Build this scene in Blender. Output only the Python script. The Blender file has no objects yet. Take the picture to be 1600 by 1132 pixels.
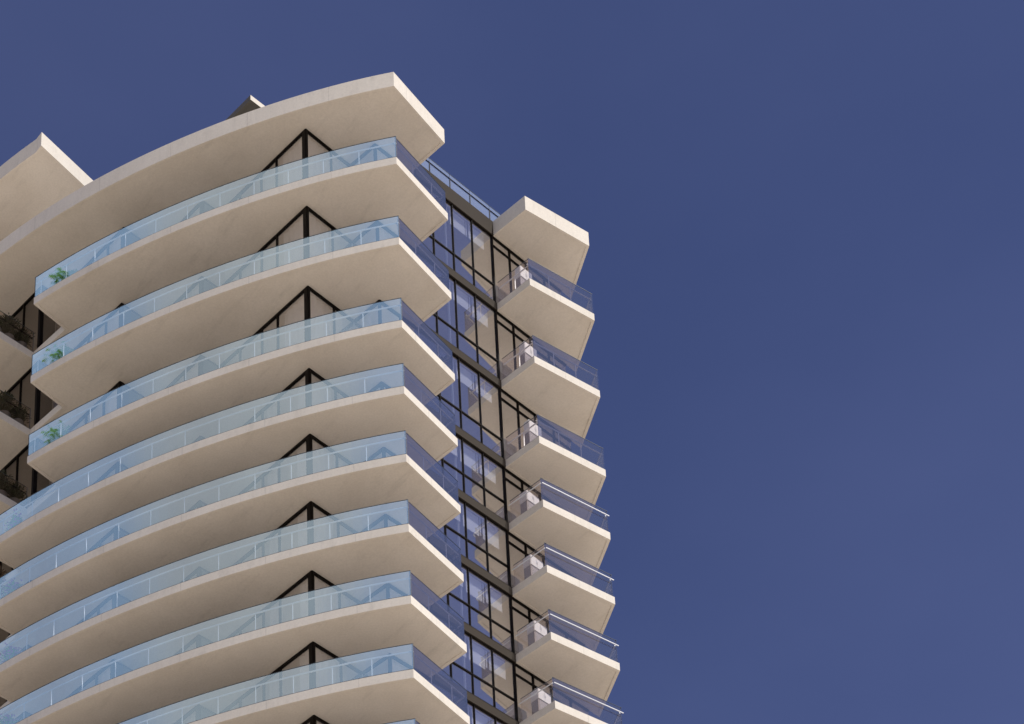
import bpy, bmesh, math, random
from mathutils import Matrix, Vector
random.seed(7)
S = bpy.context.scene
COL = S.collection
G = 1.6                      # eye height above the ground

# ------------------------------------------------------------------ camera
def make_camera():
    p, r = math.radians(22.367485411556444), math.radians(-3.162041437)
    cp, sp, cr, sr = math.cos(p), math.sin(p), math.cos(r), math.sin(r)
    right = Vector((1, 0, 0)); fwd = Vector((0, cp, sp)); up = Vector((0, -sp, cp))
    r2 = cr*right + sr*up; u2 = -sr*right + cr*up
    cam = bpy.data.cameras.new('camera'); o = bpy.data.objects.new('camera', cam); COL.objects.link(o)
    m = Matrix((( r2.x, u2.x, -fwd.x, 0), (r2.y, u2.y, -fwd.y, 0), (r2.z, u2.z, -fwd.z, G), (0, 0, 0, 1)))
    o.matrix_world = m
    cam.sensor_width = 36; cam.lens = 3873.745/1600*36
    cam.shift_x = -0.05712838581; cam.shift_y = 1.034107771460
    cam.clip_start = 0.5; cam.clip_end = 20000
    S.camera = o
make_camera()

# ------------------------------------------------------------------ light
SUN_EL, SUN_AZ = math.radians(50), math.radians(121)       # azimuth clockwise from +Y
sd = Vector((math.sin(SUN_AZ)*math.cos(SUN_EL), math.cos(SUN_AZ)*math.cos(SUN_EL), math.sin(SUN_EL)))
sun = bpy.data.lights.new('sun', 'SUN'); so = bpy.data.objects.new('sun', sun); COL.objects.link(so)
sun.energy = 5.0; sun.angle = math.radians(0.5); sun.color = (1.0, 0.965, 0.91)
so.rotation_euler = sd.to_track_quat('Z', 'Y').to_euler(); so.location = (60, -40, 160)

w = bpy.data.worlds.new('World'); S.world = w; w.use_nodes = True
nt = w.node_tree; N = nt.nodes; L = nt.links
for n in list(N): N.remove(n)
out = N.new('ShaderNodeOutputWorld'); bg = N.new('ShaderNodeBackground'); sky = N.new('ShaderNodeTexSky')
sky.sky_type = 'NISHITA'; sky.sun_disc = False; sky.sun_elevation = SUN_EL; sky.sun_rotation = SUN_AZ
sky.altitude = 3200; sky.air_density = 1.0; sky.dust_density = 0.15; sky.ozone_density = 3.0
bg.inputs['Strength'].default_value = 0.108
# bright sky patch added out of view for railing reflections, and faint streaks elsewhere
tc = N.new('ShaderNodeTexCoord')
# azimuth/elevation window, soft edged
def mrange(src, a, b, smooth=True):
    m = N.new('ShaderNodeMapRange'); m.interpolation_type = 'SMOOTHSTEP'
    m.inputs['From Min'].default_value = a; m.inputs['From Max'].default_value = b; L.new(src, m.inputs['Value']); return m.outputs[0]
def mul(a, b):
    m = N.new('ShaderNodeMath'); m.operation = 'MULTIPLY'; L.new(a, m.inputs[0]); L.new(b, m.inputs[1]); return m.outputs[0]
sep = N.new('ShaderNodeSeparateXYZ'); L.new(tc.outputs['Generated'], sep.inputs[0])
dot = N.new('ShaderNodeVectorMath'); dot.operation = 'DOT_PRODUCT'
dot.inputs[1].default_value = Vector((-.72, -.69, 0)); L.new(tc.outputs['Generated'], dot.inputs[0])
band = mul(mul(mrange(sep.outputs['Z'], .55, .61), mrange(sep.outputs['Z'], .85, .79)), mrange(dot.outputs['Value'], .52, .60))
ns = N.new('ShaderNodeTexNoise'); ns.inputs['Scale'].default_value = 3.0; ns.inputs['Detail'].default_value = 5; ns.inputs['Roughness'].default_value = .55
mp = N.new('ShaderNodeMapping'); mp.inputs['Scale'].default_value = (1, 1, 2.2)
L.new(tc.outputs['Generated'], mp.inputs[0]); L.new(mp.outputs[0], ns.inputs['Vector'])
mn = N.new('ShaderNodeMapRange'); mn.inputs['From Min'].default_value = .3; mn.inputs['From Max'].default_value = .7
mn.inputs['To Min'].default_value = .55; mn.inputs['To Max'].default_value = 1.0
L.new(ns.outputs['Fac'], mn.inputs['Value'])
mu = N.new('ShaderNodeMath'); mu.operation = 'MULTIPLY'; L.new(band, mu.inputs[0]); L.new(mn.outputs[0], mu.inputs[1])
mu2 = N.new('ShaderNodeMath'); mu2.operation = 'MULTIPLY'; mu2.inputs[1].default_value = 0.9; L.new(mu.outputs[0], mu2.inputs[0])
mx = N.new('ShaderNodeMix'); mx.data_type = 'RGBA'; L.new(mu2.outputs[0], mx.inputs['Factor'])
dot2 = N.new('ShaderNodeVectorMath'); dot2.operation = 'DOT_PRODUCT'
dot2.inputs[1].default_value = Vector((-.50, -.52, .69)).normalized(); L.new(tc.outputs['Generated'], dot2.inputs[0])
fill_col = N.new('ShaderNodeMix'); fill_col.data_type = 'RGBA'; L.new(mrange(dot2.outputs['Value'], .968, .998), fill_col.inputs['Factor'])
fill_col.inputs[6].default_value = (5.2, 7.5, 10.6, 1); fill_col.inputs[7].default_value = (8.2, 9.2, 9.4, 1)
L.new(fill_col.outputs[2], mx.inputs[7])
# faint thin streaks over the whole sky
n2 = N.new('ShaderNodeTexNoise'); n2.inputs['Scale'].default_value = 5; n2.inputs['Detail'].default_value = 4
mp2 = N.new('ShaderNodeMapping'); mp2.inputs['Scale'].default_value = (1.2, .6, 2.5); mp2.inputs['Rotation'].default_value = (.3, .5, .2)
L.new(tc.outputs['Generated'], mp2.inputs[0]); L.new(mp2.outputs[0], n2.inputs['Vector'])
m3 = N.new('ShaderNodeMapRange'); m3.inputs['From Min'].default_value = .35; m3.inputs['From Max'].default_value = .8
m3.inputs['To Max'].default_value = .025; L.new(n2.outputs['Fac'], m3.inputs['Value'])
mx2 = N.new('ShaderNodeMix'); mx2.data_type = 'RGBA'
mx2.inputs[7].default_value = (4.6, 5.2, 9.5, 1)
grade = N.new('ShaderNodeVectorMath'); grade.operation = 'MULTIPLY'; grade.inputs[1].default_value = (.86, .715, .90); L.new(sky.outputs[0], grade.inputs[0])
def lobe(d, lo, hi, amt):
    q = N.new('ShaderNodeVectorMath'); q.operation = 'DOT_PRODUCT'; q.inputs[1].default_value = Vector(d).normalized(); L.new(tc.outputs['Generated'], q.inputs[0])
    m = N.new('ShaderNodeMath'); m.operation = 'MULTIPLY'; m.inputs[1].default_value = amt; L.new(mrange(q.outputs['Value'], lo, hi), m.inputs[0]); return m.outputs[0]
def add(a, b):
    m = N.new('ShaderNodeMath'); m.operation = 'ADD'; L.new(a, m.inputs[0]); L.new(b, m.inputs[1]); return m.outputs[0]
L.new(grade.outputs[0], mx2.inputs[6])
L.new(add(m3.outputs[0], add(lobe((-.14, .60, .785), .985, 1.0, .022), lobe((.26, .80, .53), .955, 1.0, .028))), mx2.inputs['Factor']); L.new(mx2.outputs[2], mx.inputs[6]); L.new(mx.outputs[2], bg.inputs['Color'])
L.new(bg.outputs[0], out.inputs[0])
vs = S.view_settings; vs.view_transform = 'Standard'; vs.look = 'None'; vs.exposure = 0.0; vs.gamma = 1
S.render.engine = 'CYCLES'; S.cycles.max_bounces = 10; S.cycles.diffuse_bounces = 5; S.cycles.glossy_bounces = 5
S.cycles.transparent_max_bounces = 24; S.cycles.transmission_bounces = 8

# ------------------------------------------------------------------ materials
def mat(name):
    m = bpy.data.materials.new(name); m.use_nodes = True; t = m.node_tree
    b = t.nodes['Principled BSDF']; return m, t, b
def node(t, kind, **kw):
    n = t.nodes.new(kind)
    for k, v in kw.items(): setattr(n, k, v)
    return n
def plain(name, col, rough=.5, metal=0, spec=.5):
    m, t, b = mat(name); b.inputs['Base Color'].default_value = (*col, 1); b.inputs['Roughness'].default_value = rough
    b.inputs['Metallic'].default_value = metal; b.inputs['Specular IOR Level'].default_value = spec
    return m
def concrete(name, c1, c2, joints=False):
    m, t, b = mat(name); k = t.links.new
    tc = node(t, 'ShaderNodeTexCoord')
    na = node(t, 'ShaderNodeTexNoise'); na.inputs['Scale'].default_value = .55; na.inputs['Detail'].default_value = 7; na.inputs['Roughness'].default_value = .6
    k(tc.outputs['Object'], na.inputs['Vector'])
    ra = node(t, 'ShaderNodeMapRange'); ra.inputs['From Min'].default_value = .32; ra.inputs['From Max'].default_value = .68; k(na.outputs['Fac'], ra.inputs['Value'])
    mixa = node(t, 'ShaderNodeMix', data_type='RGBA'); mixa.inputs[6].default_value = (*c1, 1); mixa.inputs[7].default_value = (*c2, 1); k(ra.outputs[0], mixa.inputs['Factor'])
    # diagonal trowel and formwork streaks
    mr_ = node(t, 'ShaderNodeMapping'); mr_.inputs['Rotation'].default_value = (0, 0, .85); k(tc.outputs['Object'], mr_.inputs['Vector'])
    mp = node(t, 'ShaderNodeMapping'); mp.inputs['Scale'].default_value = (.5, 2.4, 1)
    k(mr_.outputs[0], mp.inputs['Vector'])
    nb = node(t, 'ShaderNodeTexNoise'); nb.inputs['Scale'].default_value = 1.0; nb.inputs['Detail'].default_value = 6; nb.inputs['Roughness'].default_value = .65; k(mp.outputs[0], nb.inputs['Vector'])
    rb = node(t, 'ShaderNodeMapRange'); rb.inputs['From Min'].default_value = .56; rb.inputs['From Max'].default_value = .75; rb.inputs['To Min'].default_value = 1; rb.inputs['To Max'].default_value = .87; k(nb.outputs['Fac'], rb.inputs['Value'])
    mb = node(t, 'ShaderNodeMix', data_type='RGBA', blend_type='MULTIPLY'); mb.inputs['Factor'].default_value = 1
    k(mixa.outputs[2], mb.inputs[6]); k(rb.outputs[0], mb.inputs[7])
    nc = node(t, 'ShaderNodeTexNoise'); nc.inputs['Scale'].default_value = 14; nc.inputs['Detail'].default_value = 4; k(tc.outputs['Object'], nc.inputs['Vector'])
    rc = node(t, 'ShaderNodeMapRange'); rc.inputs['From Min'].default_value = .3; rc.inputs['From Max'].default_value = .7; rc.inputs['To Min'].default_value = .94; rc.inputs['To Max'].default_value = 1.04; k(nc.outputs['Fac'], rc.inputs['Value'])
    mc = node(t, 'ShaderNodeMix', data_type='RGBA', blend_type='MULTIPLY'); mc.inputs['Factor'].default_value = 1
    k(mb.outputs[2], mc.inputs[6]); k(rc.outputs[0], mc.inputs[7])
    last = mc.outputs[2]
    if joints:      # pour joints: thin darker verticals along the edge (UV x = metres along the outline)
        uv = node(t, 'ShaderNodeUVMap'); sx = node(t, 'ShaderNodeSeparateXYZ'); k(uv.outputs[0], sx.inputs[0])
        fr = node(t, 'ShaderNodeMath', operation='PINGPONG'); fr.inputs[1].default_value = 1.72; k(sx.outputs[0], fr.inputs[0])
        lt = node(t, 'ShaderNodeMath', operation='LESS_THAN'); lt.inputs[1].default_value = .018; k(fr.outputs[0], lt.inputs[0])
        ml = node(t, 'ShaderNodeMath', operation='MULTIPLY'); ml.inputs[1].default_value = -.14; k(lt.outputs[0], ml.inputs[0])
        ad = node(t, 'ShaderNodeMath', operation='ADD'); ad.inputs[1].default_value = 1; k(ml.outputs[0], ad.inputs[0])
        # vertical rain streaks
        mpv = node(t, 'ShaderNodeMapping'); mpv.inputs['Scale'].default_value = (5, .6, 1); k(uv.outputs[0], mpv.inputs['Vector'])
        nv = node(t, 'ShaderNodeTexNoise'); nv.inputs['Scale'].default_value = 1.0; nv.inputs['Detail'].default_value = 5; k(mpv.outputs[0], nv.inputs['Vector'])
        rv = node(t, 'ShaderNodeMapRange'); rv.inputs['From Min'].default_value = .5; rv.inputs['From Max'].default_value = .75; rv.inputs['To Min'].default_value = 1; rv.inputs['To Max'].default_value = .93; k(nv.outputs['Fac'], rv.inputs['Value'])
        mv = node(t, 'ShaderNodeMath', operation='MULTIPLY'); k(ad.outputs[0], mv.inputs[0]); k(rv.outputs[0], mv.inputs[1])
        mj = node(t, 'ShaderNodeMix', data_type='RGBA', blend_type='MULTIPLY'); mj.inputs['Factor'].default_value = 1
        k(last, mj.inputs[6]); k(mv.outputs[0], mj.inputs[7]); last = mj.outputs[2]
    k(last, b.inputs['Base Color']); b.inputs['Roughness'].default_value = .85; b.inputs['Specular IOR Level'].default_value = .25
    bp = node(t, 'ShaderNodeBump'); bp.inputs['Strength'].default_value = .15; bp.inputs['Distance'].default_value = .01
    k(nc.outputs['Fac'], bp.inputs['Height']); k(bp.outputs[0], b.inputs['Normal'])
    return m
def glass(name, tint, ior, gloss_tint, veil, veil_col, boost=0.0, rough=.0):
    """thin pane: clear tinted layer + mirror reflection by Fresnel + a diffuse veil painted in for sky glare"""
    m = bpy.data.materials.new(name); m.use_nodes = True; t = m.node_tree; k = t.links.new
    for n in list(t.nodes): t.nodes.remove(n)
    o = node(t, 'ShaderNodeOutputMaterial')
    tr = node(t, 'ShaderNodeBsdfTransparent'); tr.inputs[0].default_value = (*tint, 1)
    gl = node(t, 'ShaderNodeBsdfGlossy'); gl.inputs['Color'].default_value = (*gloss_tint, 1); gl.inputs['Roughness'].default_value = rough
    df = node(t, 'ShaderNodeBsdfDiffuse'); df.inputs[0].default_value = (*veil_col, 1)  # flat veil colour stands in for sky light on the pane
    m1 = node(t, 'ShaderNodeMixShader'); m1.inputs[0].default_value = veil; k(tr.outputs[0], m1.inputs[1]); k(df.outputs[0], m1.inputs[2])
    # Fresnel (same from both sides) through a layer weight
    ge = node(t, 'ShaderNodeNewGeometry'); dp = node(t, 'ShaderNodeVectorMath', operation='DOT_PRODUCT')
    k(ge.outputs['Incoming'], dp.inputs[0]); k(ge.outputs['Normal'], dp.inputs[1])
    ab = node(t, 'ShaderNodeMath', operation='ABSOLUTE'); k(dp.outputs['Value'], ab.inputs[0])
    om = node(t, 'ShaderNodeMath', operation='SUBTRACT'); om.inputs[0].default_value = 1; k(ab.outputs[0], om.inputs[1])
    pw = node(t, 'ShaderNodeMath', operation='POWER'); pw.inputs[1].default_value = 4.0; k(om.outputs[0], pw.inputs[0])
    r0 = ((ior-1)/(ior+1))**2 + boost
    mm = node(t, 'ShaderNodeMath', operation='MULTIPLY_ADD'); mm.inputs[1].default_value = 1-r0; mm.inputs[2].default_value = r0; mm.use_clamp = True; k(pw.outputs[0], mm.inputs[0])
    m2 = node(t, 'ShaderNodeMixShader'); k(mm.outputs[0], m2.inputs[0]); k(m1.outputs[0], m2.inputs[1]); k(gl.outputs[0], m2.inputs[2])
    k(m2.outputs[0], o.inputs[0]); return m

M = {}
M['soffit'] = concrete('painted_concrete_soffit', (.705, .64, .565), (.64, .575, .50))
M['fascia'] = concrete('painted_concrete_edge', (.66, .61, .525), (.605, .555, .475), joints=True)
M['floor'] = plain('balcony_floor_tile', (.42, .39, .35), .7)
M['dark'] = plain('dark_bronze_frame', (.006, .004, .003), .5, 0, .08)
M['spandrel'] = plain('bronze_spandrel_panel', (.048, .040, .032), .7, 0, .05)
M['panel'] = plain('charcoal_wall_panel', (.06, .062, .065), .5)
M['rail'] = plain('pale_aluminium', (.72, .73, .74), .4, .0)
M['edge'] = plain('glass_edge_channel', (.03, .04, .05), .4)
M['glass'] = glass('balustrade_glass', (.88, .92, .94), 1.5, (.90, .97, 1), .05, (.45, .6, .75), .34)
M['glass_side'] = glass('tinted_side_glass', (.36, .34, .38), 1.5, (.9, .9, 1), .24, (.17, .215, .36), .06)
M['glass_shade'] = glass('shaded_glass', (.8, .74, .68), 1.5, (.6, .55, .5), .02, (.3, .25, .2), .0)  # shade of the recess put into brown tint and dull reflection
M['glass_clear'] = glass('clear_end_glass', (.93, .88, .87), 1.5, (1, .95, .95), .14, (.62, .54, .52), .01)
M['glass_terrace'] = glass('terrace_glass', (.8, .88, .95), 1.5, (.9, .95, 1), .36, (.46, .55, .72), .06)  # strong blue veil put in for bright sky seen through the pane
M['window'] = glass('window_glass', (.95, .96, 1.0), 1.5, (1, .98, .96), .07, (.46, .45, .48), .54)
M['window_dark'] = glass('dark_window_glass', (.5, .48, .46), 1.5, (.9, .85, .8), .0, (.4, .4, .4), .03)  # shadow in the recess painted as a darker, less reflective pane
M['curtain'] = plain('white_curtain', (.78, .77, .75), .9)
M['blind'] = plain('white_roller_blind', (.93, .93, .95), .9)
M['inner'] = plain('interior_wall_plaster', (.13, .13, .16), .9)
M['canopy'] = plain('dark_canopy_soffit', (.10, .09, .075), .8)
M['white'] = plain('white_painted_metal', (.62, .60, .58), .6)
M['lilac'] = plain('lilac_grey_cupboard', (.26, .23, .23), .7)
M['leaf'] = plain('green_leaf', (.17, .42, .07), .6)
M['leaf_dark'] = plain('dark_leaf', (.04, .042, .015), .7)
M['flower'] = plain('purple_flower', (.42, .16, .42), .6)
M['brown'] = plain('dry_brown_leaf', (.10, .06, .03), .7)
M['pot_blue'] = plain('pale_blue_glazed_pot', (.45, .6, .9), .3)
M['pot'] = plain('grey_pot', (.22, .21, .2), .6)
M['bark'] = plain('stem_bark', (.08, .06, .04), .8)
M['wicker'] = plain('dark_blue_grey_chair', (.03, .035, .07), .6)
M['teak'] = plain('pale_wood', (.45, .33, .2), .6)

# ------------------------------------------------------------------ helpers
def link(name, bm, mats, parent=None, smooth=False):
    bm.normal_update()
    me = bpy.data.meshes.new(name); bm.to_mesh(me); bm.free()
    for m in (mats if isinstance(mats, (list, tuple)) else [mats]): me.materials.append(m)
    if smooth:
        for p in me.polygons: p.use_smooth = True
    o = bpy.data.objects.new(name, me); COL.objects.link(o)
    if parent: o.parent = parent
    return o
def thing(name, label, cat, loc=(0, 0, 0), rz=0, group=None):
    o = bpy.data.objects.new(name, None); COL.objects.link(o); o.location = loc; o.rotation_euler = (0, 0, rz)
    o.empty_display_size = .3
    tag(o, label, cat, group); return o
def tag(o, label=None, cat=None, group=None, kind=None):
    if label: o['label'] = label
    if cat: o['category'] = cat
    if group: o['group'] = group
    if kind: o['kind'] = kind
    return o
def V2(p): return Vector((p[0], p[1]))
def box_dir(bm, a, b, z0, z1, th, off=0.0, mi=0):
    """vertical slab standing on segment a-b, thickness th; off = shift to the left of a->b"""
    a, b = V2(a), V2(b); d = (b-a).normalized(); n = Vector((-d.y, d.x))
    p = [a+n*(off-th/2), b+n*(off-th/2), b+n*(off+th/2), a+n*(off+th/2)]
    vb = [bm.verts.new((q.x, q.y, z0)) for q in p]; vt = [bm.verts.new((q.x, q.y, z1)) for q in p]
    fs = [bm.faces.new(vb[::-1]), bm.faces.new(vt)]
    for i in range(4): fs.append(bm.faces.new((vb[i], vb[(i+1) % 4], vt[(i+1) % 4], vt[i])))
    for f in fs: f.material_index = mi
def cbox(bm, cx, cy, z0, z1, sx, sy, ang=0, mi=0):
    c, s = math.cos(ang), math.sin(ang)
    a = (cx-c*sx/2, cy-s*sx/2); b = (cx+c*sx/2, cy+s*sx/2)
    box_dir(bm, a, b, z0, z1, sy, 0, mi)
def inset_poly(pts, dist):
    """offset an open polyline to its left"""
    out = []
    for i, p in enumerate(pts):
        p = V2(p); ns = []
        if i > 0: d = (p-V2(pts[i-1])).normalized(); ns.append(Vector((-d.y, d.x)))
        if i < len(pts)-1: d = (V2(pts[i+1])-p).normalized(); ns.append(Vector((-d.y, d.x)))
        if len(ns) == 1: q = p+ns[0]*dist
        else:
            m = (ns[0]+ns[1]).normalized(); q = p+m*(dist/max(.3, m.dot(ns[0])))
        out.append((q.x, q.y))
    return out
def resample(pts, step):
    P = [V2(p) for p in pts]; L_ = [0]
    for i in range(1, len(P)): L_.append(L_[-1]+(P[i]-P[i-1]).length)
    n = max(1, round(L_[-1]/step)); res = []
    for k in range(n+1):
        s = L_[-1]*k/n; i = 1
        while i < len(P)-1 and L_[i] < s: i += 1
        t = (s-L_[i-1])/max(1e-9, L_[i]-L_[i-1]); res.append(tuple(P[i-1].lerp(P[i], t)))
    return res
def prism(bm, pts, z0, z1, rim=.12, lift=.025, closed_rim=None):
    """slab: fascia (mat 0), soffit (mat 1) with a shallow drip rebate inside the rim, top (mat 2)"""
    uvl = bm.loops.layers.uv.verify()
    n = len(pts)
    vt = [bm.verts.new((x, y, z1)) for x, y in pts]; vb = [bm.verts.new((x, y, z0)) for x, y in pts]
    s = 0
    for i in range(n):
        j = (i+1) % n; d = (V2(pts[j])-V2(pts[i])).length
        f = bm.faces.new((vb[i], vb[j], vt[j], vt[i])); f.material_index = 0
        for l_, uv in zip(f.loops, ((s, z0), (s+d, z0), (s+d, z1), (s, z1))): l_[uvl].uv = uv
        s += d
    ft = bm.faces.new(vt); ft.material_index = 2
    # rim ring then raised inner soffit
    P = pts[-1:]+list(pts)+pts[:1]
    ins = inset_poly(P, rim)[1:-1]
    vi = [bm.verts.new((x, y, z0)) for x, y in ins]; vj = [bm.verts.new((x, y, z0+lift)) for x, y in ins]
    for i in range(n):
        j = (i+1) % n
        f = bm.faces.new((vb[j], vb[i], vi[i], vi[j])); f.material_index = 1
        f = bm.faces.new((vi[j], vi[i], vj[i], vj[j])); f.material_index = 1
    fb = bm.faces.new(vj[::-1]); fb.material_index = 1
    bm.normal_update()
    bmesh.ops.triangulate(bm, faces=[ft, fb])
SLAB = [M['fascia'], M['soffit'], M['floor']]

# ------------------------------------------------------------------ the tower's plan
SX, SY = .9076881, .635581
def T(x, y): return (x*SX, y*SY)
U = Vector((.54719*SX, .83701*SY)).normalized(); W = Vector((-U.y, U.x))
def cyr(x):
    t = x+14
    return ((((2.40638818e-05*t-2.67834413e-04)*t+1.78442835e-02)*t-5.71672474e-01)*t+1.12711090e+02)
def cp(x, back=0): return (x*SX, cyr(x)*SY+back)
A = T(-4.39, 108.83); B = T(-2.42, 113.11); H = T(-4.02, 115.16)
E_ = T(-.58, 120.36); F = T(.99, 118.41); D = T(3.85, 121.58); Gp = T(2.95, 125.86); GE = T(3.05, 125.4)
P0 = T(-5.47, 112.88); V0 = T(-6.66, 114.35); P1 = T(-8.40, 111.54); V1 = T(-12.77, 117.37); P2 = T(-13.44, 116.36)
Vb = T(-16.03, 119.93); P3 = T(-17.19, 118.10); V3 = T(-20.97, 123.14); P4 = T(-21.53, 122.35); W1e = T(-24.3, 126.05)
L1 = cp(-21.07); J = T(-20.0, 119.95); K = T(-21.78, 122.18); Mm = cp(-23.25)
L4 = cp(-23.06); J4 = T(-21.9, 121.5); K4 = T(-23.45, 123.6); M4 = cp(-25.35)
WE = T(2.5, 125.15)
ZT = [85.60, 81.06, 76.92, 72.79, 69.60, 66.40, 63.205, 60.01, 56.815, 53.62, 50.42]
ZB = [84.84, 80.70, 76.565, 72.435, 69.24, 66.045, 62.85, 59.655, 56.45, 53.26, 50.06]
ZT = [z+G for z in ZT]; ZB = [z+G for z in ZB]
NF = 10
def curve(x0, x1, n):
    return [cp(x0+(x1-x0)*i/n) for i in range(n+1)]
cwl = lambda t, inn=.0: (E_[0]-U.x*t-U.y*inn, E_[1]-U.y*t+U.x*inn)     # point t metres from E towards the left block, inn = inwards
BACK = [cwl(0, .10), T(2.3, 125.1), T(1.6, 140), T(-32, 146)]
def left_outline(i):
    tail = [B, H, cwl(4.4, .10)] + BACK
    if i == 0: head = curve(-32, -4.39, 64)
    elif i <= 3: head = curve(-32, -23.25, 16) + [K, J] + curve(-21.07, -4.39, 46)
    else: head = curve(-32, -25.35, 12) + [K4, J4] + curve(-23.06, -4.39, 50)
    return head + tail
RIGHT = [E_, F, D, Gp]

TX, TY = -4.5, 76.0
tower = thing('apartment_tower', 'cream apartment tower with stacked curved balconies, blue glass railings and sharp projecting corners', 'building', (TX, TY, 0))
def to_tower(o, p=None):
    """children keep world coordinates"""
    o.parent = p or tower; o.matrix_parent_inverse = Matrix.Translation((-TX, -TY, 0)) if p is None else Matrix.Identity(4)
    return o
def part(name, bm, mats, parent=None, smooth=False):
    return to_tower(link(name, bm, mats, None, smooth), parent)

# ---- glass railings
def railing(line, z, parent, h=1.12, inset=.04, rail_h=.85, rail_in=.11, post_step=1.72, outside=False, posts=True, name='glass_railing', rm='rail', ends=True, gm='glass', joints=False, post_x=None):
    rt_ = .014 if outside else .02
    gl = inset_poly(line, inset); bm = bmesh.new(); n = len(gl); th = .016
    L2 = inset_poly(gl, th)
    a = [bm.verts.new((x, y, z+.012)) for x, y in gl]; b = [bm.verts.new((x, y, z+h)) for x, y in gl]
    for i in range(n-1):
        f = bm.faces.new((a[i], a[i+1], b[i+1], b[i])); f.material_index = 0
    # dark cap line on top edge and shoe at the bottom
    for i in range(n-1):
        m0, m1 = V2(gl[i]), V2(gl[i+1]); 
        box_dir(bm, m0, m1, z+h, z+h+.014, .02, 0, 1)
        box_dir(bm, m0, m1, z+.004, z+.035, .045, 0, 1)
    # vertical joints of the panes
    for q in (resample(gl, post_step)[1:-1] if joints else []): cbox(bm, q[0], q[1], z+.04, z+h-.002, .012, .022, 0, 1)
    if ends:
        for q in (gl[0], gl[-1]): cbox(bm, q[0], q[1], z+.036, z+h-.001, .025, .025, .3, 1)
    g = part(name, bm, [M[gm], M['edge']], parent)
    rl = inset_poly(line, -.02 if outside else rail_in); bm = bmesh.new()
    for i in range(len(rl)-1): box_dir(bm, rl[i], rl[i+1], z+rail_h-rt_, z+rail_h+rt_, rt_*2.1)
    if posts:
        ps = resample(rl, post_step)[1:-1]
        if post_x: ps = [cp(x, rail_in*1.1) for x in post_x]
        for q in ps: cbox(bm, q[0], q[1], z+.005, z+rail_h-.021, .03, .03, .4)
    part('handrail', bm, M[rm], parent)
    return g

# ---- window walls
def glazing(a, b, i, name='glazed_wall', mull=(), post_a=0, post_b=0, head=.085, curtain=None, solid=False, transom=(), bay_tr=None, blind=False, pane='window', mw=.05):
    """storey-high window wall on plan segment a-b of storey i (outside is on the right of a->b)"""
    a, b = V2(a), V2(b); d = (b-a).normalized(); n = Vector((-d.y, d.x)); Lg = (b-a).length; z0, z1 = ZT[i]+.004, ZB[i-1]+.022
    bm = bmesh.new()
    box_dir(bm, a, b, z1-head, z1, .09, .02); box_dir(bm, a, b, z0, z0+.09, .09, .02)
    for m in mull: box_dir(bm, a+d*(m-mw/2), a+d*(m+mw/2), z0+.09, z1-head, .085, .02)
    if post_a: box_dir(bm, a-d*0.0, a+d*post_a, z0+.09, z1-head, .10, .02)
    if post_b: box_dir(bm, b-d*post_b, b, z0+.09, z1-head, .10, .02)
    for h in transom:
        x0, x1 = bay_tr or (0, Lg)
        zz = ZT[i]+h if h > 0 else z1+h
        box_dir(bm, a+d*(x0+.01), a+d*(x1-.01), zz-.03, zz+.03, .07, .02)
    fr = part(name, bm, M['dark'])
    bm = bmesh.new()
    if solid:
        box_dir(bm, a+d*.01, b-d*.01, z0+.09, z1-head, .05, .02); part('wall_panel', bm, M['panel'], fr); return fr
    p, q = a+n*.03+d*.005, b+n*.03-d*.005
    vs_ = [bm.verts.new((p.x, p.y, z0+.08)), bm.verts.new((q.x, q.y, z0+.08)), bm.verts.new((q.x, q.y, z1-head+.01)), bm.verts.new((p.x, p.y, z1-head+.01))]
    bm.faces.new(vs_); part('pane', bm, M[pane], fr)
    if curtain:
        for (s0, s1) in curtain:
            bm = bmesh.new(); k = int((s1-s0)*22); rows = []
            ph = random.random()*6
            for j in range(k+1):
                s = s0+(s1-s0)*j/k; o_ = .20+.035*math.sin(s*19+ph)+.015*math.sin(s*47+ph)
                c = a+d*s+n*o_
                rows.append((bm.verts.new((c.x, c.y, z0+.03)), bm.verts.new((c.x, c.y, z1-.03))))
            for j in range(k): bm.faces.new((rows[j][0], rows[j+1][0], rows[j+1][1], rows[j][1]))
            part('curtain', bm, M['curtain'], fr, True)
    if blind:
        bm = bmesh.new()
        for (s0, s1) in blind: box_dir(bm, a+d*s0, a+d*s1, z1-.82-random.choice((0, 0, .03, .12)), z1-.01, .012, .25)
        part('roller_blind', bm, M['blind'], fr)
    return fr

POSTX = [-6.0, -7.55, -9.1, -10.62, -12.16, -13.65, -15.13, -16.57, -18.05, -19.46, -20.75, -22.2]
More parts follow.
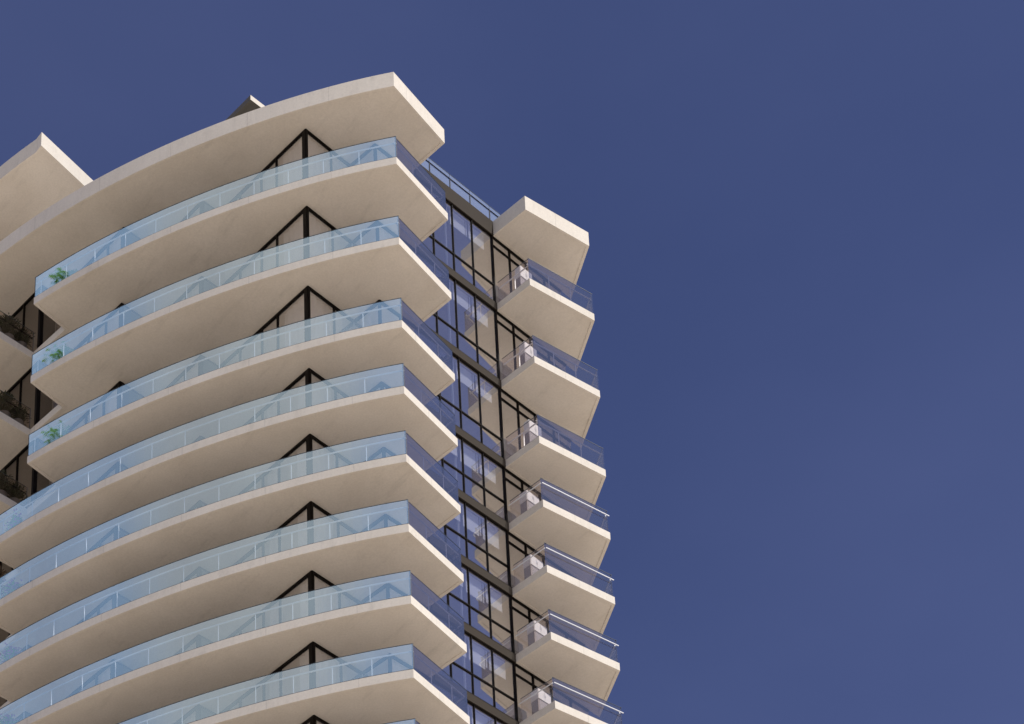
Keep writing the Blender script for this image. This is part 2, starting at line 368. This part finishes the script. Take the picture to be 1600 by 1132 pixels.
# ------------------------------------------------------------------ storeys
for i in range(0, NF+1):
    bm = bmesh.new(); prism(bm, left_outline(i), ZB[i], ZT[i])
    sl = part('roof_slab' if i == 0 else 'balcony_slab', bm, SLAB)
    bm = bmesh.new(); prism(bm, RIGHT, ZB[i], ZT[i])
    sr = part('corner_roof_slab' if i == 0 else 'corner_balcony_slab', bm, SLAB)
    # dark spandrel band across the curtain wall at this floor
    bm = bmesh.new(); box_dir(bm, cwl(4.35, -.035), cwl(-.02, -.035), ZB[i]-.002, ZT[i]+.003, .07)
    part('spandrel', bm, M['spandrel'])
    if i == 0 or i > NF-1: continue
    # railings
    if i <= 3:
        railing([L1]+curve(-20.9, -4.39, 46), ZT[i], sl, post_x=POSTX[:-1])
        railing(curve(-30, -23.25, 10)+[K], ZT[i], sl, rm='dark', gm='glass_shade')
    else:
        railing([L4]+curve(-22.9, -4.39, 50), ZT[i], sl, post_x=POSTX)
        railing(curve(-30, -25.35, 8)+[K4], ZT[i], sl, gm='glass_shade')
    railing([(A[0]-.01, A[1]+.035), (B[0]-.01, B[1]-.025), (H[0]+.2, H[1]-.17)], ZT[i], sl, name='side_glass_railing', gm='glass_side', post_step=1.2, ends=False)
    if i <= 3:
        railing([(E_[0]+.09, E_[1]-.08), (F[0]-.025, F[1]+.025)], ZT[i], sr, rail_h=.88, rail_in=.13, post_step=1.1, gm='glass_clear', ends=False)
        railing([(D[0]-.03, D[1]+.02), GE], ZT[i], sr, rail_h=.85, rail_in=.1, post_step=1.3, name='end_glass_railing', gm='glass_terrace', ends=False)
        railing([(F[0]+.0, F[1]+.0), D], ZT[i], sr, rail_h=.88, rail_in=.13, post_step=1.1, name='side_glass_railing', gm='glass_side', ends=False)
    else:
        railing([(E_[0]+.09, E_[1]-.08), (F[0]-.025, F[1]+.025)], ZT[i], sr, rail_h=.82, outside=True, posts=False, inset=.08, gm='glass_clear', ends=False)
        railing([(D[0]-.03, D[1]+.02), GE], ZT[i], sr, rail_h=.85, rail_in=.1, post_step=1.3, name='end_glass_railing', gm='glass_terrace', ends=False)
        railing([(F[0]+.0, F[1]+.0), D], ZT[i], sr, rail_h=.82, outside=True, posts=False, inset=.08, name='side_glass_railing', gm='glass_side', ends=False)
for i in range(1, NF+1):
    c = random.random
    glazing(P0, cwl(4.3), i, mull=(1.1,), post_a=.07, curtain=[(.2, .95)] if i % 3 else None)
    glazing(V0, P0, i, post_b=.07, curtain=[(.15, .75)] if i % 2 else None)
    glazing(P1, V0, i, mull=(1.36,), post_a=.09, curtain=[(.25, 1.3)] if i % 2 == 0 else [(.25, 2.2)])
    glazing(V1, P1, i, mull=(1.3, 2.65, 3.6), post_b=.20, curtain=[(3.8, 5.0)] if i < 4 else [(2.75, 3.5), (4.5, 5.15)])
    glazing(P2, V1, i, solid=True, post_a=.09)
    glazing(Vb, P2, i, mull=(1.0, 2.2), post_b=.14, curtain=[(1.6, 3.0)])
    glazing(P3, Vb, i, solid=True, post_a=.09)
    glazing(V3, P3, i, mull=(1.2, 2.4, 3.6), post_b=.14, transom=(1.1,), curtain=[(3.6, 4.5)])
    glazing(P4, V3, i, post_a=.12, pane='window_dark')
    glazing(W1e, P4, i, mull=(1.2, 2.12), post_b=.15, pane='window_dark')
    # flush curtain wall between the two balcony stacks
    bl = [(.98, 1.94), (2.08, 2.93), (2.97, 3.05), (3.14, 4.02)]
    cw = glazing(cwl(4.3), E_, i, 'curtain_wall', mull=(.88, 1.99, 3.1), head=.05, post_b=.07, transom=(1.05,), blind=bl, mw=.036)
    bm = bmesh.new(); q = cwl(2.39, .35); cbox(bm, q[0], q[1], ZT[i]+.01, ZB[i-1]+.02, .07, .07, 1.0); part('inner_column', bm, M['blind'], cw)
    # windows behind the corner balcony
    glazing(E_, WE, i, 'balcony_window', mull=(1.0, 2.0, 3.1), head=.07, transom=(-.52,))
    # dark corner mullion running past the slabs
    bm = bmesh.new(); cbox(bm, E_[0]-.015, E_[1]-.015, ZB[i]+.001, ZB[i-1]-.003, .055, .055, .8); part('corner_mullion', bm, M['dark'])
bm = bmesh.new(); cbox(bm, E_[0]-.015, E_[1]-.015, ZB[0]+.001, ZT[0]-.01, .055, .055, .8); part('corner_mullion', bm, M['dark'])
# core of flats behind the windows
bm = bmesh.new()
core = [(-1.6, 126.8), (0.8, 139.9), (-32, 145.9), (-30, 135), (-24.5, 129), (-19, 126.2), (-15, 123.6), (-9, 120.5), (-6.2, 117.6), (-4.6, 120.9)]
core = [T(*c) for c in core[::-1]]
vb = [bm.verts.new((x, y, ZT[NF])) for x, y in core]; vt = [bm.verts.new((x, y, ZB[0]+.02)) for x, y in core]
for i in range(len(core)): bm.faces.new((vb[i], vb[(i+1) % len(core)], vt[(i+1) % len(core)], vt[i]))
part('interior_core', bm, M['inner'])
# terrace railing on the roof above the curtain wall
rt = [cwl(4.5, .16), cwl(-1.2, .16)]
railing(rt, ZT[0], None, inset=0, rail_in=.06, rail_h=.86, post_step=1.12, name='terrace_railing', rm='dark', gm='glass_terrace', joints=True, outside=True)
# upper roof slab over the penthouse on the left
ZP1 = 90.05+G; ZP0 = ZP1-.76; dab = Vector((B[0]-A[0], B[1]-A[1])).normalized()
Q = T(-20.98, 117.5)
pen = curve(-32, -21.3, 24)+[Q, (Q[0]+dab.x*9, Q[1]+dab.y*9), T(-20.5, 130), T(-32, 135)]
bm = bmesh.new(); prism(bm, pen, ZP0, ZP1); part('penthouse_roof_slab', bm, SLAB)
bm = bmesh.new()
pw = [(-30, 131), (-26, 127.3), (-21.9, 124.0), (-20.8, 128), (-21, 134), (-30, 136)]
pw = [T(*c) for c in pw]
vb = [bm.verts.new((x, y, ZT[0])) for x, y in pw]; vt = [bm.verts.new((x, y, ZP0+.02)) for x, y in pw]
for i in range(len(pw)): bm.faces.new((vb[i], vb[(i+1) % len(pw)], vt[(i+1) % len(pw)], vt[i]))
part('penthouse_wall', bm, M['fascia'])
# small canopy slab of the rooftop room, seen over the roof edge
C0 = Vector(T(-11.19, 115.6)); c1 = C0+U*3.6; c2 = c1+W*4.4; c3 = C0+W*4.4
bm = bmesh.new(); prism(bm, [tuple(c3), tuple(C0), tuple(c1), tuple(c2)], ZP1-.26, ZP1)
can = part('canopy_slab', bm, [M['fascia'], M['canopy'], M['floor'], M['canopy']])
for p in can.data.polygons:      # shade of the left face put into a dark colour, the others stay pale
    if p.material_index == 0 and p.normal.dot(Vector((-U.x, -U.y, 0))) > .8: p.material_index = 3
r0, r1, r2, r3 = [C0+U*a_+W*b_ for a_, b_ in ((1.1, 1.0), (3.3, 1.0), (3.3, 4.1), (1.1, 4.1))]
bm = bmesh.new()
vb = [bm.verts.new((p.x, p.y, ZT[0])) for p in (r0, r1, r2, r3)]; vt = [bm.verts.new((p.x, p.y, ZP1-.24)) for p in (r0, r1, r2, r3)]
for i in range(4): bm.faces.new((vb[i], vb[(i+1) % 4], vt[(i+1) % 4], vt[i]))
part('rooftop_room_wall', bm, M['spandrel'])
# lower storeys down to the street (below the picture)
bm = bmesh.new(); z = ZT[NF]-3.2
while z > 6:
    prism(bm, left_outline(5), z-.36, z); prism(bm, RIGHT, z-.36, z); z -= 3.2
part('lower_floor_slabs', bm, SLAB)
bm = bmesh.new()
lw = [T(-30, 132), W1e, P4, V3, P3, V1, P1, V0, P0, E_, T(2.3, 125.0), T(1.5, 139.8), T(-31, 145)]
vb = [bm.verts.new((x, y, 0)) for x, y in lw]; vt = [bm.verts.new((x, y, ZB[NF]-.01)) for x, y in lw]
for i in range(len(lw)): bm.faces.new((vb[i], vb[(i+1) % len(lw)], vt[(i+1) % len(lw)], vt[i]))
part('lower_wall', bm, M['spandrel'])

# ------------------------------------------------------------------ ground
bm = bmesh.new(); R_ = 6000; vv = [bm.verts.new(p) for p in ((-R_, -R_, 0), (R_, -R_, 0), (R_, R_, 0), (-R_, R_, 0))]; bm.faces.new(vv)
gm, t, b = mat('pale_paving'); tc = node(t, 'ShaderNodeTexCoord'); nz = node(t, 'ShaderNodeTexNoise'); nz.inputs['Scale'].default_value = .03; nz.inputs['Detail'].default_value = 6
t.links.new(tc.outputs['Object'], nz.inputs['Vector']); mg = node(t, 'ShaderNodeMix', data_type='RGBA'); t.links.new(nz.outputs['Fac'], mg.inputs['Factor'])
mg.inputs[6].default_value = (.55, .475, .375, 1); mg.inputs[7].default_value = (.66, .575, .455, 1); t.links.new(mg.outputs[2], b.inputs['Base Color']); b.inputs['Roughness'].default_value = .9
tag(link('ground', bm, gm), kind='structure')

# ------------------------------------------------------------------ loose things on the balconies
def leaf_mesh(bm, base, n, spread, height, ln, wd, mi=0, rnd=None, droop=.5, shells=1.0):
    rnd = rnd or random
    for _ in range(n):
        az = rnd.uniform(0, 2*math.pi); el = rnd.uniform(.2, 1.35); rr = rnd.uniform(.1, 1)*spread*shells
        c = Vector((base[0]+math.cos(az)*rr*rnd.random(), base[1]+math.sin(az)*rr*rnd.random(), base[2]+height*rnd.random()))
        dv = Vector((math.cos(az)*math.cos(el), math.sin(az)*math.cos(el), math.sin(el)))
        sv = dv.cross(Vector((0, 0, 1))).normalized()*wd/2
        l_ = ln*rnd.uniform(.6, 1.2); p1 = c+dv*l_*.5; p2 = c+dv*l_-Vector((0, 0, droop*l_*.5))
        v = [bm.verts.new(c), bm.verts.new(p1-sv), bm.verts.new(p2), bm.verts.new(p1+sv)]
        f = bm.faces.new(v); f.material_index = mi
def lathe(bm, prof, n=20, mi=0):
    rings = [[bm.verts.new((r*math.cos(2*math.pi*k/n), r*math.sin(2*math.pi*k/n), z)) for k in range(n)] for r, z in prof]
    for a_, b_ in zip(rings, rings[1:]):
        for k in range(n): f = bm.faces.new((a_[k], a_[(k+1) % n], b_[(k+1) % n], b_[k])); f.material_index = mi
    bm.faces.new(rings[0][::-1])
POT = [(.15, 0), (.2, .2), (.23, .38), (.25, .4), (.22, .4), (.2, .33), (.02, .33)]
def palm(x, y, z, label, group):
    t_ = thing('potted_palm', label, 'potted plant', (x, y, z), random.random()*6, group)
    bm = bmesh.new(); lathe(bm, POT); link('pot', bm, M['pot_blue'], t_, True)
    bm = bmesh.new()
    for k in range(60):       # arching fronds, each a midrib with paired leaflets
        az = k*2.4+random.random()*.4; el = random.uniform(.15, 1.35); ln = random.uniform(.5, .9)
        p = Vector((0, 0, .4)); d = Vector((math.cos(az)*math.cos(el), math.sin(az)*math.cos(el), math.sin(el)))
        for s in range(11):
            q = p+d*ln/11; side = d.cross(Vector((0, 0, 1))).normalized()
            for sg in (-1, 1):
                tip = q+(side*sg*.7+d*.6).normalized()*random.uniform(.2, .32)*(1-abs(s-5)/9)-Vector((0, 0, .05))
                off = d*.03
                bm.faces.new([bm.verts.new(q-off), bm.verts.new(q+off), bm.verts.new(tip)])
            p = q; d = (d-Vector((0, 0, .13))).normalized()
    link('fronds', bm, M['leaf'], t_)
def bush(x, y, z, label, group, name='potted_shrub', leaf='leaf_dark', r=.45, h=1.0, n=700, flowers=0, ln=.16):
    t_ = thing(name, label, 'potted plant', (x, y, z), 0, group)
    bm = bmesh.new(); lathe(bm, POT); link('pot', bm, M['pot'], t_, True)
    bm = bmesh.new()
    for k in range(9):
        az = k*.7; dx, dy = math.cos(az)*r*.5, math.sin(az)*r*.5
        for s in range(3): box_dir(bm, (dx*s/3, dy*s/3), (dx*(s+1)/3+.004, dy*(s+1)/3), .33+s*h*.2, .33+(s+1)*h*.2+.02, .015)
    link('stems', bm, M['bark'], t_)
    bm = bmesh.new(); leaf_mesh(bm, (0, 0, .4), n, r, h-.4, ln, .05)
    if flowers: leaf_mesh(bm, (0, 0, .5), flowers, r*1.1, h-.35, .12, .1, 1)
    link('foliage', bm, [M[leaf], M['flower']], t_)
def cabinet(i, label):  # made-up cabinet standing in for an unexplained bright patch
    ang = math.atan2(U.y, U.x); up_ = i <= 3
    cx_, cy_ = T(.59, 120.32) if up_ else T(.31, 119.90)
    t_ = thing('stand_in_cabinet', label, 'cabinet', (cx_, cy_, ZT[i]+.004), ang, 'made-up white topped cabinets in place of bright patches on the corner balconies')
    Wd, Dp, Hh = .70, (.26 if up_ else .36), (2.04 if up_ else 1.39); hb = Hh-(.6 if up_ else .5)
    bm = bmesh.new(); bx(bm, 0, Wd, 0, Dp, .08, hb); link('base_cupboard', bm, M['lilac'], t_)
    bm = bmesh.new(); bx(bm, -.01, Wd+.01, -.01, Dp+.01, hb+.002, Hh); up = link('upper_cupboard', bm, M['white'], t_)
    for k in range(2):
        bm = bmesh.new(); bx(bm, .01+k*.345, .34+k*.345, -.028, -.012, hb+.02, Hh-.02); dr = link('door', bm, M['white'], up)
        bm = bmesh.new(); bx(bm, .30+k*.075, .315+k*.075, -.045, -.029, hb+.2, hb+.34); link('handle', bm, M['rail'], dr)
    for k, (xx, yy) in enumerate(((.03, .03), (Wd-.08, .03), (.03, Dp-.08), (Wd-.08, Dp-.08))):
        bm = bmesh.new(); bx(bm, xx, xx+.05, yy, yy+.05, 0, .079); link('leg', bm, M['dark'], t_)
def bx(bm, x0, x1, y0, y1, z0, z1): box_dir(bm, (x0, (y0+y1)/2), (x1, (y0+y1)/2), z0, z1, y1-y0)
def chair(x, y, z, rz, label):
    t_ = thing('outdoor_chair', label, 'chair', (x, y, z+.004), rz, 'dark chairs at the sharp end of the balconies')
    bm = bmesh.new(); bx(bm, -.25, .25, -.25, .25, .4, .45); link('seat', bm, M['wicker'], t_)
    bm = bmesh.new(); bx(bm, -.25, .25, .21, .26, .451, .92); link('backrest', bm, M['wicker'], t_)
    for sx in (-1, 1):
        bm = bmesh.new(); bx(bm, sx*.25-.02, sx*.25+.02, -.24, .2, .62, .65); bx(bm, sx*.25-.018, sx*.25+.018, -.24, -.2, .451, .619); link('armrest', bm, M['wicker'], t_)
        for sy in (-1, 1):
            bm = bmesh.new(); bx(bm, sx*.22-.018, sx*.22+.018, sy*.22-.018, sy*.22+.018, 0, .399); link('leg', bm, M['wicker'], t_)
ordn = ['', 'topmost', 'second', 'third', 'fourth', 'fifth', 'sixth', 'seventh', 'eighth', 'ninth']
for i in (1, 2, 3):
    palm(*cp(-19.6, .62), ZT[i]+.004, 'green potted palm behind the left end of the %s curved glass balcony' % ordn[i], 'green palms at the left ends of the upper balconies')
for i in range(4, 8):
    bush(*cp(-21.7, .72), ZT[i]+.004, 'pot of purple flowers at the left end of the %s curved balcony from the top' % ordn[i], 'flower pots along the left edge', 'flower_pot', 'leaf', .55, .95, 420, 260)
for i in (1, 2, 3):
    for k, s in enumerate((.35, .98, 1.6)):
        q = V2(K)-U*s+W*.38
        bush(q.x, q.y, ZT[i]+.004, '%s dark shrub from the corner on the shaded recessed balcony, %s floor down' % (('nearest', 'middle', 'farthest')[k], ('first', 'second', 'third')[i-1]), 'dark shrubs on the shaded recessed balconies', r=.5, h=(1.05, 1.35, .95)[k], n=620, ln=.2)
for i in range(1, 8):
    cabinet(i, 'made-up cabinet with white top half in place of a bright patch on the %s small corner balcony, counting down' % ordn[i])
for i in (1, 2, 3, 6, 7):
    chair(*T(-3.05, 113.25), ZT[i], random.uniform(1.2, 2.0), 'dark chair behind the glass near the sharp right end of the %s curved balcony' % ordn[i])
bush(*cp(-22.5, .35), ZT[5]+.004, 'tall brown leaved plant beside the fifth curved balcony at the left edge of the picture', None, 'tall_plant', 'brown', .4, 1.9, 500, 0, .25)
